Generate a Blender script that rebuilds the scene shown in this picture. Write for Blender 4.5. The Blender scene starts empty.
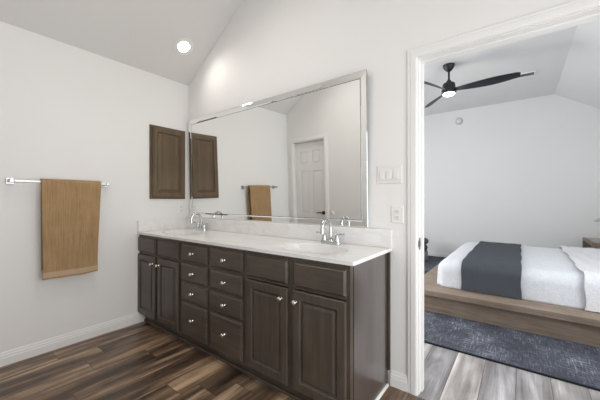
import bpy, bmesh, math, random
from mathutils import Vector, Matrix, noise
random.seed(7)
S = bpy.context.scene
COL = S.collection
PI = math.pi
R = math.radians

# ------------------------------------------------------------------ camera
cam_d = bpy.data.cameras.new('camera')
cam_d.sensor_width = 36.0
cam_d.lens = 36.0 * 291.56 / 600.0
cam_d.shift_y = (200.58 - 200.0) / 600.0
cam_d.clip_start = 0.02
cam = bpy.data.objects.new('camera', cam_d)
COL.objects.link(cam)
cam.location = (3.0268, -1.8910, 1.2089)
cam.rotation_euler = (PI / 2, 0, R(37.067))
S.camera = cam

# ------------------------------------------------------------------ world, daylight, exposure
W = bpy.data.worlds.new('world'); S.world = W
W.use_nodes = True
bg = W.node_tree.nodes['Background']
bg.inputs['Color'].default_value = (0.75, 0.86, 1.0, 1)
bg.inputs['Strength'].default_value = 1.0
S.view_settings.view_transform = 'Standard'
S.view_settings.look = 'None'
S.view_settings.gamma = 1.0
S.view_settings.use_curve_mapping = False
S.view_settings.exposure = 0.32


def area_light(name, loc, aim, sx, sy, power, col):
    d = bpy.data.lights.new(name, 'AREA')
    d.shape = 'RECTANGLE'; d.size = sx; d.size_y = sy
    d.energy = power; d.color = col
    o = bpy.data.objects.new(name, d); COL.objects.link(o)
    o.location = loc
    o.rotation_euler = Vector(aim).to_track_quat('-Z', 'Y').to_euler()
    return o


# area lamps added at assumed windows outside the frame, standing in for daylight
area_light('daylight_bathroom_side', (4.22, -1.30, 1.10), (-1, -0.05, -0.03), 1.7, 1.8, 34, (1.0, 0.99, 0.97))
area_light('fill_bathroom_rear', (2.95, -3.50, 1.45), (0, 1, -0.05), 1.9, 1.9, 3, (0.98, 0.98, 1.0))  # fill lamp added behind the camera, no window known there
area_light('fill_bedroom_far_left', (-0.50, 3.60, 1.6), (1, 0, -0.1), 1.4, 1.4, 5, (0.96, 0.98, 1.0))  # extra fill lamp added for more bounce on the bed front
area_light('daylight_bedroom_right', (4.30, 0.85, 1.45), (-1, 0.25, -0.05), 1.0, 1.5, 15, (0.93, 0.96, 1.0))
area_light('daylight_bedroom_near_left', (-0.50, 1.40, 1.6), (1, 0, -0.1), 1.4, 1.4, 58, (0.96, 0.98, 1.0))

# ------------------------------------------------------------------ materials


def mat(name, color=(0.8, 0.8, 0.8), rough=0.5, metal=0.0, spec=0.5):
    m = bpy.data.materials.new(name); m.use_nodes = True
    b = m.node_tree.nodes['Principled BSDF']
    b.inputs['Base Color'].default_value = (*color, 1)
    b.inputs['Roughness'].default_value = rough
    b.inputs['Metallic'].default_value = metal
    b.inputs['Specular IOR Level'].default_value = spec
    return m


class NT:
    def __init__(s, m):
        s.t = m.node_tree; s.n = s.t.nodes; s.b = s.n['Principled BSDF']

    def new(s, kind, **kw):
        x = s.n.new(kind)
        for k, v in kw.items():
            setattr(x, k, v)
        return x

    def link(s, a, b):
        s.t.links.new(a, b)

    def coords(s, scale=(1, 1, 1), rot=(0, 0, 0)):
        c = s.new('ShaderNodeTexCoord'); mp = s.new('ShaderNodeMapping')
        mp.inputs['Scale'].default_value = scale
        mp.inputs['Rotation'].default_value = rot
        s.link(c.outputs['Object'], mp.inputs['Vector'])
        return mp.outputs['Vector']

    def noise(s, vec, scale=5, detail=4, rough=0.55, dist=0.0):
        x = s.new('ShaderNodeTexNoise')
        x.inputs['Scale'].default_value = scale; x.inputs['Detail'].default_value = detail
        x.inputs['Roughness'].default_value = rough; x.inputs['Distortion'].default_value = dist
        if vec is not None:
            s.link(vec, x.inputs['Vector'])
        return x.outputs['Fac']

    def math(s, op, a, b=None):
        x = s.new('ShaderNodeMath', operation=op)
        for i, v in enumerate((a, b)):
            if v is None:
                continue
            if isinstance(v, (int, float)):
                x.inputs[i].default_value = v
            else:
                s.link(v, x.inputs[i])
        return x.outputs[0]

    def ramp(s, fac, stops):
        x = s.new('ShaderNodeValToRGB'); e = x.color_ramp.elements
        while len(e) < len(stops):
            e.new(0.5)
        for el, (p, c) in zip(e, stops):
            el.position = p; el.color = (*c, 1)
        s.link(fac, x.inputs['Fac'])
        return x.outputs['Color']

    def mix(s, fac, a, b, mode='MIX'):
        x = s.new('ShaderNodeMix', data_type='RGBA', blend_type=mode)
        for sock, v in ((x.inputs['Factor'], fac), (x.inputs[6], a), (x.inputs[7], b)):
            if isinstance(v, (int, float)):
                sock.default_value = v
            elif isinstance(v, tuple):
                sock.default_value = (*v, 1)
            else:
                s.link(v, sock)
        return x.outputs[2]

    def color(s, c):
        s.link(c, s.b.inputs['Base Color'])

    def bump(s, h, strength=0.2, dist=0.01):
        x = s.new('ShaderNodeBump')
        x.inputs['Strength'].default_value = strength; x.inputs['Distance'].default_value = dist
        s.link(h, x.inputs['Height']); s.link(x.outputs['Normal'], s.b.inputs['Normal'])


def paint(name, col, rough=0.6, bump=0.06, scale=90):
    m = mat(name, col, rough, spec=0.3); t = NT(m)
    v = t.coords()
    n = t.noise(v, 2.2, 3)
    t.color(t.mix(n, tuple(c * 0.985 for c in col), tuple(min(1, c * 1.015) for c in col)))
    t.bump(t.noise(v, scale, 3), bump, 0.004)
    return m


def wood(name, dark, light, axis='Z', rough=0.42, scale=1.0, spec=0.4):
    m = mat(name, dark, rough, spec=spec); t = NT(m)
    st = {'X': (3, 40, 40), 'Y': (40, 3, 40), 'Z': (40, 40, 3)}[axis]
    v = t.coords(tuple(a * scale for a in st))
    g = t.noise(v, 1.0, 6, 0.6, 0.4)
    big = t.noise(t.coords((2.5, 2.5, 2.5)), 1.6, 3)
    f = t.math('ADD', t.math('MULTIPLY', g, 0.65), t.math('MULTIPLY', big, 0.35))
    t.color(t.ramp(f, [(0.34, dark), (0.66, light)]))
    t.bump(g, 0.06, 0.003)
    return m


def planks(name, stops, tints, rough):
    m = mat(name, (0.1, 0.07, 0.05), rough, spec=0.5); t = NT(m)
    c = t.new('ShaderNodeTexCoord'); sep = t.new('ShaderNodeSeparateXYZ')
    t.link(c.outputs['Object'], sep.inputs[0])
    px = t.math('DIVIDE', t.math('ADD', sep.outputs['X'], 20 * 0.185 - 2.449 + 2.405), 0.185)
    ix = t.math('FLOOR', px)
    wn = t.new('ShaderNodeTexWhiteNoise', noise_dimensions='1D'); t.link(ix, wn.inputs['W'])
    py = t.math('DIVIDE', t.math('ADD', sep.outputs['Y'], t.math('MULTIPLY', wn.outputs['Value'], 3.1)), 1.22)
    iy = t.math('FLOOR', py)
    cmb = t.new('ShaderNodeCombineXYZ'); t.link(ix, cmb.inputs[0]); t.link(iy, cmb.inputs[1])
    w2 = t.new('ShaderNodeTexWhiteNoise', noise_dimensions='3D'); t.link(cmb.outputs[0], w2.inputs['Vector'])
    # grain coordinates shifted per plank
    off = t.new('ShaderNodeVectorMath', operation='MULTIPLY'); t.link(w2.outputs['Color'], off.inputs[0])
    off.inputs[1].default_value = (31, 17, 23)
    vs = t.new('ShaderNodeVectorMath', operation='MULTIPLY'); t.link(c.outputs['Object'], vs.inputs[0])
    vs.inputs[1].default_value = (9.5, 0.95, 1)
    va = t.new('ShaderNodeVectorMath', operation='ADD'); t.link(vs.outputs[0], va.inputs[0]); t.link(off.outputs[0], va.inputs[1])
    g1 = t.noise(va.outputs[0], 1.0, 3, 0.5, 0.9)
    vs2 = t.new('ShaderNodeVectorMath', operation='MULTIPLY'); t.link(va.outputs[0], vs2.inputs[0])
    vs2.inputs[1].default_value = (7, 2.2, 1)
    g2 = t.noise(vs2.outputs[0], 1.0, 6, 0.65, 0.3)
    vs3 = t.new('ShaderNodeVectorMath', operation='MULTIPLY'); t.link(va.outputs[0], vs3.inputs[0])
    vs3.inputs[1].default_value = (0.75, 5.5, 1)
    g3 = t.noise(vs3.outputs[0], 1.0, 5, 0.6, 0.5)
    f = t.math('ADD', t.math('MULTIPLY', g1, 0.62), t.math('ADD', t.math('MULTIPLY', g2, 0.24), t.math('MULTIPLY', g3, 0.14)))
    col = t.ramp(f, stops)
    tint = t.ramp(w2.outputs['Value'], tints)
    col = t.mix(1.0, col, tint, 'MULTIPLY')
    # seams
    fx = t.math('FRACT', px); fy = t.math('FRACT', py)
    ex = t.math('MINIMUM', fx, t.math('SUBTRACT', 1.0, fx)); ey = t.math('MINIMUM', fy, t.math('SUBTRACT', 1.0, fy))
    sx = t.math('LESS_THAN', ex, 0.011); sy = t.math('LESS_THAN', ey, 0.0016)
    seam = t.math('MAXIMUM', sx, sy)
    col = t.mix(t.math('MULTIPLY', seam, 0.65), col, (0.02, 0.015, 0.012))
    t.color(col)
    t.bump(t.math('SUBTRACT', g2, t.math('MULTIPLY', seam, 0.8)), 0.12, 0.003)
    return m


M = {}
M['wall'] = paint('wall_paint', (0.85, 0.84, 0.825))
M['ceiling'] = paint('ceiling_paint_shaded', (0.76, 0.75, 0.735), 0.75, 0.10, 60)  # greyer than the walls: the ceiling's shade is put into its colour
M['bedwall'] = paint('bedroom_paint', (0.85, 0.845, 0.835))
M['bedceil'] = paint('bedroom_ceiling_paint', (0.80, 0.80, 0.80), 0.75, 0.08, 60)
M['trim'] = paint('trim_enamel', (0.86, 0.85, 0.835), 0.35, 0.01)
M['plate'] = mat('plastic_white', (0.82, 0.81, 0.79), 0.35)
M['slot'] = mat('dark_slot', (0.03, 0.03, 0.03), 0.6)
M['vanity'] = wood('vanity_stain', (0.056, 0.043, 0.034), (0.105, 0.081, 0.063), 'Z', 0.33)
M['vanity_h'] = wood('vanity_stain_level', (0.056, 0.043, 0.034), (0.105, 0.081, 0.063), 'X', 0.33)
M['vanity_side'] = wood('vanity_side_stain', (0.055, 0.046, 0.040), (0.085, 0.072, 0.062), 'Z', 0.30, spec=0.6)
M['vanity_side'].node_tree.nodes['Principled BSDF'].inputs['Coat Weight'].default_value = 1.0
M['vanity_side'].node_tree.nodes['Principled BSDF'].inputs['Coat Roughness'].default_value = 0.18
M['medwood'] = wood('cabinet_stain', (0.085, 0.057, 0.032), (0.160, 0.108, 0.058), 'Z', 0.45)
M['nickel'] = mat('brushed_nickel', (0.78, 0.74, 0.68), 0.24, 1.0)
M['chrome'] = mat('chrome', (0.60, 0.61, 0.62), 0.10, 1.0)
M['satin'] = mat('satin_chrome', (0.42, 0.42, 0.42), 0.32, 1.0)
M['bronze'] = mat('dark_bronze', (0.06, 0.05, 0.045), 0.35, 0.8)
M['silver'] = mat('mirror_silver', (0.93, 0.94, 0.93), 0.0, 1.0)
M['mirror_edge'] = mat('mirror_edge', (0.10, 0.11, 0.105), 0.25, 0.6)
M['floor'] = planks('floor_planks',
                    [(0.36, (0.034, 0.022, 0.015)), (0.44, (0.100, 0.065, 0.043)), (0.52, (0.215, 0.145, 0.094)), (0.62, (0.47, 0.35, 0.24))],
                    [(0.0, (0.80, 0.80, 0.82)), (0.5, (1.0, 0.98, 0.95)), (1.0, (1.25, 1.18, 1.1))], 0.34)
M['bedfloor_sheen'] = planks('bedroom_planks_sheen',  # same flooring as the bathroom; daylight sheen painted in as pale grey
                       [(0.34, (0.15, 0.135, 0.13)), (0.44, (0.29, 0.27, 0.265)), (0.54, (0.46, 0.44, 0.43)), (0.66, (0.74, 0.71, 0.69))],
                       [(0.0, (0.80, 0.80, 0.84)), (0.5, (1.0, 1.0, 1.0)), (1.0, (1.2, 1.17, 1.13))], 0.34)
M['black'] = mat('matte_black', (0.012, 0.013, 0.015), 0.45)
M['blade'] = wood('blade_black', (0.012, 0.014, 0.018), (0.024, 0.027, 0.034), 'X', 0.5)
M['bedwood'] = wood('bed_oak', (0.20, 0.145, 0.105), (0.37, 0.29, 0.225), 'X', 0.55, 0.8)
M['standwood'] = wood('nightstand_oak', (0.15, 0.115, 0.09), (0.27, 0.215, 0.17), 'Y', 0.55, 0.8)
M['standtop'] = wood('nightstand_top_oak', (0.34, 0.29, 0.24), (0.48, 0.42, 0.36), 'Y', 0.4, 0.8)
M['greyshade'] = mat('lamp_shade_grey', (0.42, 0.42, 0.42), 0.6)
M['grey_fabric'] = mat('grey_fabric', (0.10, 0.105, 0.11), 0.9)
M['grey_light'] = mat('grey_fabric_light', (0.30, 0.30, 0.30), 0.9)

# cultured marble
m = mat('cultured_marble', (0.86, 0.85, 0.83), 0.16); t = NT(m)
v = t.coords((1.2, 5.5, 3.0), (0, 0, 0.12))
n = t.noise(v, 1.6, 6, 0.6, 1.2)
ab = t.math('ABSOLUTE', t.math('SUBTRACT', n, 0.5))
t.color(t.ramp(ab, [(0.0, (0.80, 0.785, 0.765)), (0.06, (0.85, 0.84, 0.825)), (0.2, (0.88, 0.875, 0.86))]))
M['marble'] = m

# towel
m = mat('towel_tan', (0.36, 0.20, 0.085), 0.95, spec=0.1); t = NT(m)
v = t.coords()
st = t.noise(t.coords((4, 130, 5)), 1.0, 3)
pile = t.noise(v, 260, 3)
big = t.noise(v, 9, 3)
f = t.math('ADD', t.math('MULTIPLY', st, 0.45), t.math('ADD', t.math('MULTIPLY', pile, 0.3), t.math('MULTIPLY', big, 0.25)))
t.color(t.ramp(f, [(0.3, (0.27, 0.165, 0.080)), (0.7, (0.52, 0.35, 0.19))]))
t.bump(t.math('ADD', pile, st), 0.5, 0.006)
M['towel'] = m
M['towel_band'] = mat('towel_band', (0.52, 0.38, 0.25), 0.8, spec=0.2)

# rug
m = mat('rug_blue', (0.10, 0.12, 0.16), 0.95, spec=0.1); t = NT(m)
a = t.noise(t.coords((95, 9, 1)), 1.0, 3, 0.6)
b = t.noise(t.coords((11, 85, 1)), 1.0, 3, 0.6)
c = t.noise(t.coords((3.2, 2.2, 1)), 1.0, 3)
f = t.math('ADD', t.math('MULTIPLY', t.math('MAXIMUM', a, b), 0.65), t.math('MULTIPLY', c, 0.35))
t.color(t.ramp(f, [(0.46, (0.060, 0.065, 0.082)), (0.56, (0.115, 0.123, 0.148)), (0.60, (0.19, 0.20, 0.23)), (0.68, (0.40, 0.42, 0.45))]))
t.bump(a, 0.3, 0.004)
M['rug'] = m
M['rug_edge'] = mat('rug_binding', (0.012, 0.014, 0.02), 0.9)


def cloth(name, c, wv=220, strength=0.25):
    m = mat(name, c, 0.9, spec=0.15); t = NT(m)
    a = t.noise(t.coords((30, wv, wv)), 1.0, 2); b = t.noise(t.coords((wv, 30, 30)), 1.0, 2)
    f = t.math('MAXIMUM', a, b)
    t.color(t.ramp(f, [(0.4, tuple(x * 0.9 for x in c)), (0.7, tuple(min(1, x * 1.08) for x in c))]))
    t.bump(f, strength, 0.004)
    return m


M['white_cloth'] = cloth('white_gauze', (0.80, 0.82, 0.85))
M['white_sheet'] = cloth('white_sheet', (0.83, 0.83, 0.85), 180, 0.35)
M['mattress'] = cloth('mattress_ticking', (0.78, 0.77, 0.75))
M['throw'] = cloth('charcoal_weave', (0.085, 0.092, 0.106), 260, 0.35)

m = mat('window_glass', (0.9, 0.95, 1.0), 0.0); m.node_tree.nodes['Principled BSDF'].inputs['Transmission Weight'].default_value = 1.0
M['glass'] = m


def emit(name, col, s):
    m = mat(name, (0.9, 0.9, 0.9), 0.4)
    b = m.node_tree.nodes['Principled BSDF']
    b.inputs['Emission Color'].default_value = (*col, 1); b.inputs['Emission Strength'].default_value = s
    return m


M['lens'] = emit('downlight_lens', (1.0, 0.96, 0.90), 9.0)
M['fanlens'] = emit('fan_lens', (1.0, 0.90, 0.78), 5.0)

# ------------------------------------------------------------------ mesh helpers


def newbm():
    return bmesh.new()


def box(bm, x0, x1, y0, y1, z0, z1, bev=0.0, seg=2):
    vs = [bm.verts.new((x, y, z)) for x in (x0, x1) for y in (y0, y1) for z in (z0, z1)]
    idx = [(0, 1, 3, 2), (4, 6, 7, 5), (0, 4, 5, 1), (2, 3, 7, 6), (0, 2, 6, 4), (1, 5, 7, 3)]
    fs = [bm.faces.new([vs[i] for i in f]) for f in idx]
    if bev > 0:
        es = list({e for f in fs for e in f.edges})
        bmesh.ops.bevel(bm, geom=es, offset=bev, segments=seg, affect='EDGES', profile=0.5)
    return bm


def prism(bm, poly, axis, a0, a1):
    """poly of 2-D points in the plane normal to axis, extruded a0..a1"""
    def P(p, a):
        return {'X': (a, p[0], p[1]), 'Y': (p[0], a, p[1]), 'Z': (p[0], p[1], a)}[axis]
    A = [bm.verts.new(P(p, a0)) for p in poly]; B = [bm.verts.new(P(p, a1)) for p in poly]
    n = len(poly)
    bm.faces.new(A); bm.faces.new(B[::-1])
    for i in range(n):
        bm.faces.new((A[i], B[i], B[(i + 1) % n], A[(i + 1) % n]))
    return bm


def lathe(bm, prof, center=(0, 0, 0), axis='Z', seg=24, mtx=None):
    """prof: list of (r, h)"""
    rings = []
    c = Vector(center)
    for r, h in prof:
        ring = []
        for i in range(seg):
            a = 2 * PI * i / seg
            u, w = r * math.cos(a), r * math.sin(a)
            p = {'Z': (u, w, h), 'X': (h, u, w), 'Y': (u, h, w)}[axis]
            p = Vector(p)
            if mtx is not None:
                p = mtx @ p
            ring.append(bm.verts.new(p + c))
        rings.append(ring)
    for a, b in zip(rings, rings[1:]):
        for i in range(seg):
            bm.faces.new((a[i], a[(i + 1) % seg], b[(i + 1) % seg], b[i]))
    bm.faces.new(rings[0]); bm.faces.new(rings[-1])
    return bm


def tube(bm, pts, rad, seg=10):
    pts = [Vector(p) for p in pts]
    rr = rad if isinstance(rad, (list, tuple)) else [rad] * len(pts)
    rings = []; up = None
    for i, p in enumerate(pts):
        d = (pts[min(i + 1, len(pts) - 1)] - pts[max(i - 1, 0)]).normalized()
        if up is None:
            up = d.orthogonal().normalized()
        up = (up - d * up.dot(d)).normalized()
        s = d.cross(up)
        rings.append([bm.verts.new(p + rr[i] * (math.cos(2 * PI * k / seg) * up + math.sin(2 * PI * k / seg) * s)) for k in range(seg)])
    for a, b in zip(rings, rings[1:]):
        for k in range(seg):
            bm.faces.new((a[k], a[(k + 1) % seg], b[(k + 1) % seg], b[k]))
    bm.faces.new(rings[0]); bm.faces.new(rings[-1])
    return bm


def rings_front(bm, u0, u1, v0, v1, rings, P, cap=True, back=True):
    """concentric rectangles in a (u,v) plane; rings = [(inset, depth)]; P(u,v,d) -> point"""
    R_ = []
    for ins, d in rings:
        R_.append([bm.verts.new(P(u, v, d)) for u, v in ((u0 + ins, v0 + ins), (u1 - ins, v0 + ins), (u1 - ins, v1 - ins), (u0 + ins, v1 - ins))])
    for a, b in zip(R_, R_[1:]):
        for i in range(4):
            bm.faces.new((a[i], a[(i + 1) % 4], b[(i + 1) % 4], b[i]))
    if back:
        bm.faces.new(R_[0])
    if cap:
        bm.faces.new(R_[-1])
    return bm


def rounded_box(bm, x0, x1, y0, y1, z0, z1, r, n=(10, 10, 6), disp=None, drape_only=False):
    """subdivided box with rounded edges and optional displacement"""
    nx, ny, nz = n
    cache = {}

    def vert(i, j, k):
        key = (i, j, k)
        if key not in cache:
            p = Vector((x0 + (x1 - x0) * i / nx, y0 + (y1 - y0) * j / ny, z0 + (z1 - z0) * k / nz))
            q = Vector((min(max(p.x, x0 + r), x1 - r), min(max(p.y, y0 + r), y1 - r), min(max(p.z, z0 if drape_only else z0 + r), z1 - r)))
            d = p - q
            if d.length > 1e-9:
                p = q + d.normalized() * r
            if disp:
                p = disp(p)
            cache[key] = bm.verts.new(p)
        return cache[key]
    for i in range(nx):
        for j in range(ny):
            if not drape_only:
                bm.faces.new((vert(i, j, 0), vert(i, j + 1, 0), vert(i + 1, j + 1, 0), vert(i + 1, j, 0)))
            bm.faces.new((vert(i, j, nz), vert(i + 1, j, nz), vert(i + 1, j + 1, nz), vert(i, j + 1, nz)))
    for i in range(nx):
        for k in range(nz):
            bm.faces.new((vert(i, 0, k), vert(i + 1, 0, k), vert(i + 1, 0, k + 1), vert(i, 0, k + 1)))
            bm.faces.new((vert(i, ny, k), vert(i, ny, k + 1), vert(i + 1, ny, k + 1), vert(i + 1, ny, k)))
    for j in range(ny):
        for k in range(nz):
            bm.faces.new((vert(0, j, k), vert(0, j, k + 1), vert(0, j + 1, k + 1), vert(0, j + 1, k)))
            bm.faces.new((vert(nx, j, k), vert(nx, j + 1, k), vert(nx, j + 1, k + 1), vert(nx, j, k + 1)))
    return bm


def shell(bm, grid, thick):
    """closed shell from a grid of points; thickness goes against the normal"""
    nu, nv = len(grid), len(grid[0])
    G = [[Vector(p) for p in row] for row in grid]

    def nrm(i, j):
        a = G[min(i + 1, nu - 1)][j] - G[max(i - 1, 0)][j]
        b = G[i][min(j + 1, nv - 1)] - G[i][max(j - 1, 0)]
        return a.cross(b).normalized()
    A = [[bm.verts.new(G[i][j]) for j in range(nv)] for i in range(nu)]
    B = [[bm.verts.new(G[i][j] - nrm(i, j) * thick) for j in range(nv)] for i in range(nu)]
    for i in range(nu - 1):
        for j in range(nv - 1):
            bm.faces.new((A[i][j], A[i + 1][j], A[i + 1][j + 1], A[i][j + 1]))
            bm.faces.new((B[i][j], B[i][j + 1], B[i + 1][j + 1], B[i + 1][j]))
    for i in range(nu - 1):
        bm.faces.new((A[i][0], B[i][0], B[i + 1][0], A[i + 1][0]))
        bm.faces.new((A[i][-1], A[i + 1][-1], B[i + 1][-1], B[i][-1]))
    for j in range(nv - 1):
        bm.faces.new((A[0][j], A[0][j + 1], B[0][j + 1], B[0][j]))
        bm.faces.new((A[-1][j], B[-1][j], B[-1][j + 1], A[-1][j + 1]))
    return bm


ORG = {}   # world origin of every object, so children can be built in world coordinates


def obj(name, bm, material, parent=None, origin=None, smooth=False):
    if parent is not None:
        org = ORG[parent]
    else:
        org = Vector(origin) if origin else Vector((0, 0, 0))
    bmesh.ops.recalc_face_normals(bm, faces=bm.faces[:])
    bmesh.ops.translate(bm, verts=bm.verts[:], vec=-org)
    me = bpy.data.meshes.new(name); bm.to_mesh(me); bm.free()
    me.materials.append(material if not isinstance(material, str) else M[material])
    if smooth:
        me.polygons.foreach_set('use_smooth', [True] * len(me.polygons))
        me.set_sharp_from_angle(angle=R(smooth if smooth is not True else 40))
    o = bpy.data.objects.new(name, me); COL.objects.link(o)
    if parent is not None:
        o.parent = parent
    else:
        o.location = org
    ORG[o] = org
    return o


def thing(name, label, cat, loc=(0, 0, 0), group=None):
    o = bpy.data.objects.new(name, None); COL.objects.link(o)
    o.empty_display_size = 0.1
    o.location = loc; ORG[o] = Vector(loc)
    o['label'] = label; o['category'] = cat
    if group:
        o['group'] = group
    return o


def tag(o, label, cat, group=None):
    o['label'] = label; o['category'] = cat
    if group:
        o['group'] = group
    return o


def struct(name, bm, material, parent=None, label=None, smooth=False):
    o = obj(name, bm, material, parent, smooth=smooth)
    if parent is None:
        o['kind'] = 'structure'
        if label:
            o['label'] = label
    return o


def structroot(name, loc, label=None):
    o = bpy.data.objects.new(name, None); COL.objects.link(o)
    o.location = loc; ORG[o] = Vector(loc); o['kind'] = 'structure'
    if label:
        o['label'] = label
    return o


# ------------------------------------------------------------------ setting: dimensions
HC = 2.519                 # plate height of the bathroom
SL = 0.664                 # ceiling pitch
FLAT = 3.30                # flat part of the bathroom ceiling
XF = (FLAT - HC) / SL
XR = 4.30                  # right wall of bathroom
D = 1.835                  # wall opposite the mirror
REAR = 3.60
WT = 0.12
OX0, OX1, OZ = 2.524, 3.46, 2.09    # doorway (jamb faces)
BX0, BX1, BY1, BZ = -0.60, 4.36, 4.90, 3.08  # bedroom

struct('floor', box(newbm(), -0.1, 4.45, -3.75, -0.02, -0.06, 0.0), 'floor', label='dark brown wood plank bathroom floor')
struct('floor_bedroom', box(newbm(), -0.75, 4.5, -0.02, 5.05, -0.06, 0.0), 'bedfloor_sheen', label='wood plank bedroom floor, daylight sheen painted in as pale grey')

struct('wall_left', box(newbm(), -0.12, 0.0, -3.75, 0.0, 0, HC + 0.05), 'wall', label='white bathroom wall with the towel bar')
bm = newbm()
box(bm, -0.75, OX0 - 0.02, 0, WT, 0, 3.45)
box(bm, OX0 - 0.02, OX1 + 0.02, 0, WT, OZ + 0.02, 3.45)
box(bm, OX1 + 0.02, 4.50, 0, WT, 0, 3.45)
struct('wall_back', bm, 'wall', label='white wall carrying the mirror and the bedroom doorway')
# wall opposite the mirror, with its door opening
DX0, DX1, DZ = 0.125, 0.700, 2.05
bm = newbm()
def gable(x):
    return min(HC + SL * x, FLAT) + 0.03
prism(bm, [(0, 0), (DX0 - 0.02, 0), (DX0 - 0.02, gable(DX0 - 0.02)), (0, gable(0))], 'Y', -D - WT, -D)
prism(bm, [(DX0 - 0.02, DZ + 0.02), (DX1 + 0.02, DZ + 0.02), (DX1 + 0.02, gable(DX1 + 0.02)), (DX0 - 0.02, gable(DX0 - 0.02))], 'Y', -D - WT, -D)
prism(bm, [(DX1 + 0.02, 0), (1.75, 0), (1.75, FLAT + 0.03), (XF, FLAT + 0.03), (DX1 + 0.02, gable(DX1 + 0.02))], 'Y', -D - WT, -D)
struct('wall_front', bm, 'wall', label='white wall opposite the mirror')
struct('wall_closet', box(newbm(), 1.63, 1.75, -REAR, -D - WT, 0, FLAT + 0.03), 'wall')
# right wall with window opening
bm = newbm()
wy0, wy1, wz0, wz1 = -2.20, -0.40, 0.15, 2.05
box(bm, XR, XR + WT, -REAR, wy0, 0, FLAT + 0.05)
box(bm, XR, XR + WT, wy1, 0, 0, FLAT + 0.05)
box(bm, XR, XR + WT, wy0, wy1, 0, wz0)
box(bm, XR, XR + WT, wy0, wy1, wz1, FLAT + 0.05)
struct('wall_right', bm, 'wall')
bm = newbm()
rx0, rx1, rz0, rz1 = 1.95, 3.95, 0.45, 2.45
box(bm, -0.12, rx0, -REAR - WT, -REAR, 0, FLAT + 0.05)
box(bm, rx1, XR + WT, -REAR - WT, -REAR, 0, FLAT + 0.05)
box(bm, rx0, rx1, -REAR - WT, -REAR, 0, rz0)
box(bm, rx0, rx1, -REAR - WT, -REAR, rz1, FLAT + 0.05)
struct('wall_rear', bm, 'wall')
# bathroom ceiling: slope then flat
bm = newbm()
prism(bm, [(-0.12, HC - 0.12 * SL), (XF, FLAT), (XR + WT, FLAT), (XR + WT, FLAT + 0.1), (XF - 0.03, FLAT + 0.1), (-0.12, HC + 0.1)], 'Y', -REAR - WT, 0.0)
struct('ceiling', bm, 'ceiling', label='vaulted white bathroom ceiling, slightly greyed by painted shade')

# bedroom shell
bm = newbm()
lz0, lz1 = 0.85, 2.35
LW = [(0.65, 2.15), (2.85, 4.35)]
for a, b in ((WT, 0.65), (2.15, 2.85), (4.35, BY1 + WT)):
    box(bm, BX0 - WT, BX0, a, b, 0, BZ + 0.05)
for a, b in LW:
    box(bm, BX0 - WT, BX0, a, b, 0, lz0); box(bm, BX0 - WT, BX0, a, b, lz1, BZ + 0.05)
struct('wall_bedroom_left', bm, 'bedwall')
struct('wall_bedroom_far', box(newbm(), BX0 - WT, BX1 + WT, BY1, BY1 + WT, 0, BZ + 0.1), 'bedwall', label='white far wall of the bedroom')
bm = newbm()
qy0, qy1, qz0, qz1 = 0.30, 1.40, 0.65, 2.25
box(bm, BX1, BX1 + WT, WT, qy0, 0, HC + 0.05); box(bm, BX1, BX1 + WT, qy1, BY1, 0, HC + 0.05)
box(bm, BX1, BX1 + WT, qy0, qy1, 0, qz0); box(bm, BX1, BX1 + WT, qy0, qy1, qz1, HC + 0.05)
struct('wall_bedroom_right', bm, 'bedwall')
xs = BX1 - (BZ - HC) / SL
bm = newbm()
prism(bm, [(BX0 - WT, BZ), (xs, BZ), (BX1 + WT, HC - WT * SL), (BX1 + WT, HC + 0.1), (xs + 0.03, BZ + 0.1), (BX0 - WT, BZ + 0.1)], 'Y', WT, BY1 + WT)
struct('ceiling_bedroom', bm, 'bedceil', label='white bedroom ceiling with a sloped side')


def window(n, P, u0, u1, v0, v1):
    """P(u,v,d) with d measured outward through the wall"""
    root = structroot('window_%d' % n, P((u0 + u1) / 2, v0, 0.05))
    def bx(u0, u1, v0, v1, d0, d1):
        a, b = Vector(P(u0, v0, d0)), Vector(P(u1, v1, d1))
        return (min(a.x, b.x), max(a.x, b.x), min(a.y, b.y), max(a.y, b.y), min(a.z, b.z), max(a.z, b.z))
    bm = newbm()
    for q in ((u0, u0 + 0.05, v0, v1), (u1 - 0.05, u1, v0, v1), (u0 + 0.05, u1 - 0.05, v0, v0 + 0.05), (u0 + 0.05, u1 - 0.05, v1 - 0.05, v1), ((u0 + u1) / 2 - 0.02, (u0 + u1) / 2 + 0.02, v0 + 0.05, v1 - 0.05)):
        box(bm, *bx(*q, 0.03, 0.09))
    obj('window_frame', bm, 'trim', root)
    obj('pane', box(newbm(), *bx(u0 + 0.05, u1 - 0.05, v0 + 0.05, v1 - 0.05, 0.058, 0.062)), 'glass', root)


window(1, lambda u, v, d: (XR + d, u, v), wy0, wy1, wz0, wz1)
window(2, lambda u, v, d: (u, -REAR - d, v), rx0, rx1, rz0, rz1)  # unseen window added to go with the rear fill lamp
window(3, lambda u, v, d: (BX0 - d, u, v), *LW[0], lz0, lz1)
window(5, lambda u, v, d: (BX1 + d, u, v), qy0, qy1, qz0, qz1)
window(4, lambda u, v, d: (BX0 - d, u, v), *LW[1], lz0, lz1)  # unseen second left window, added for the far left fill lamp

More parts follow.
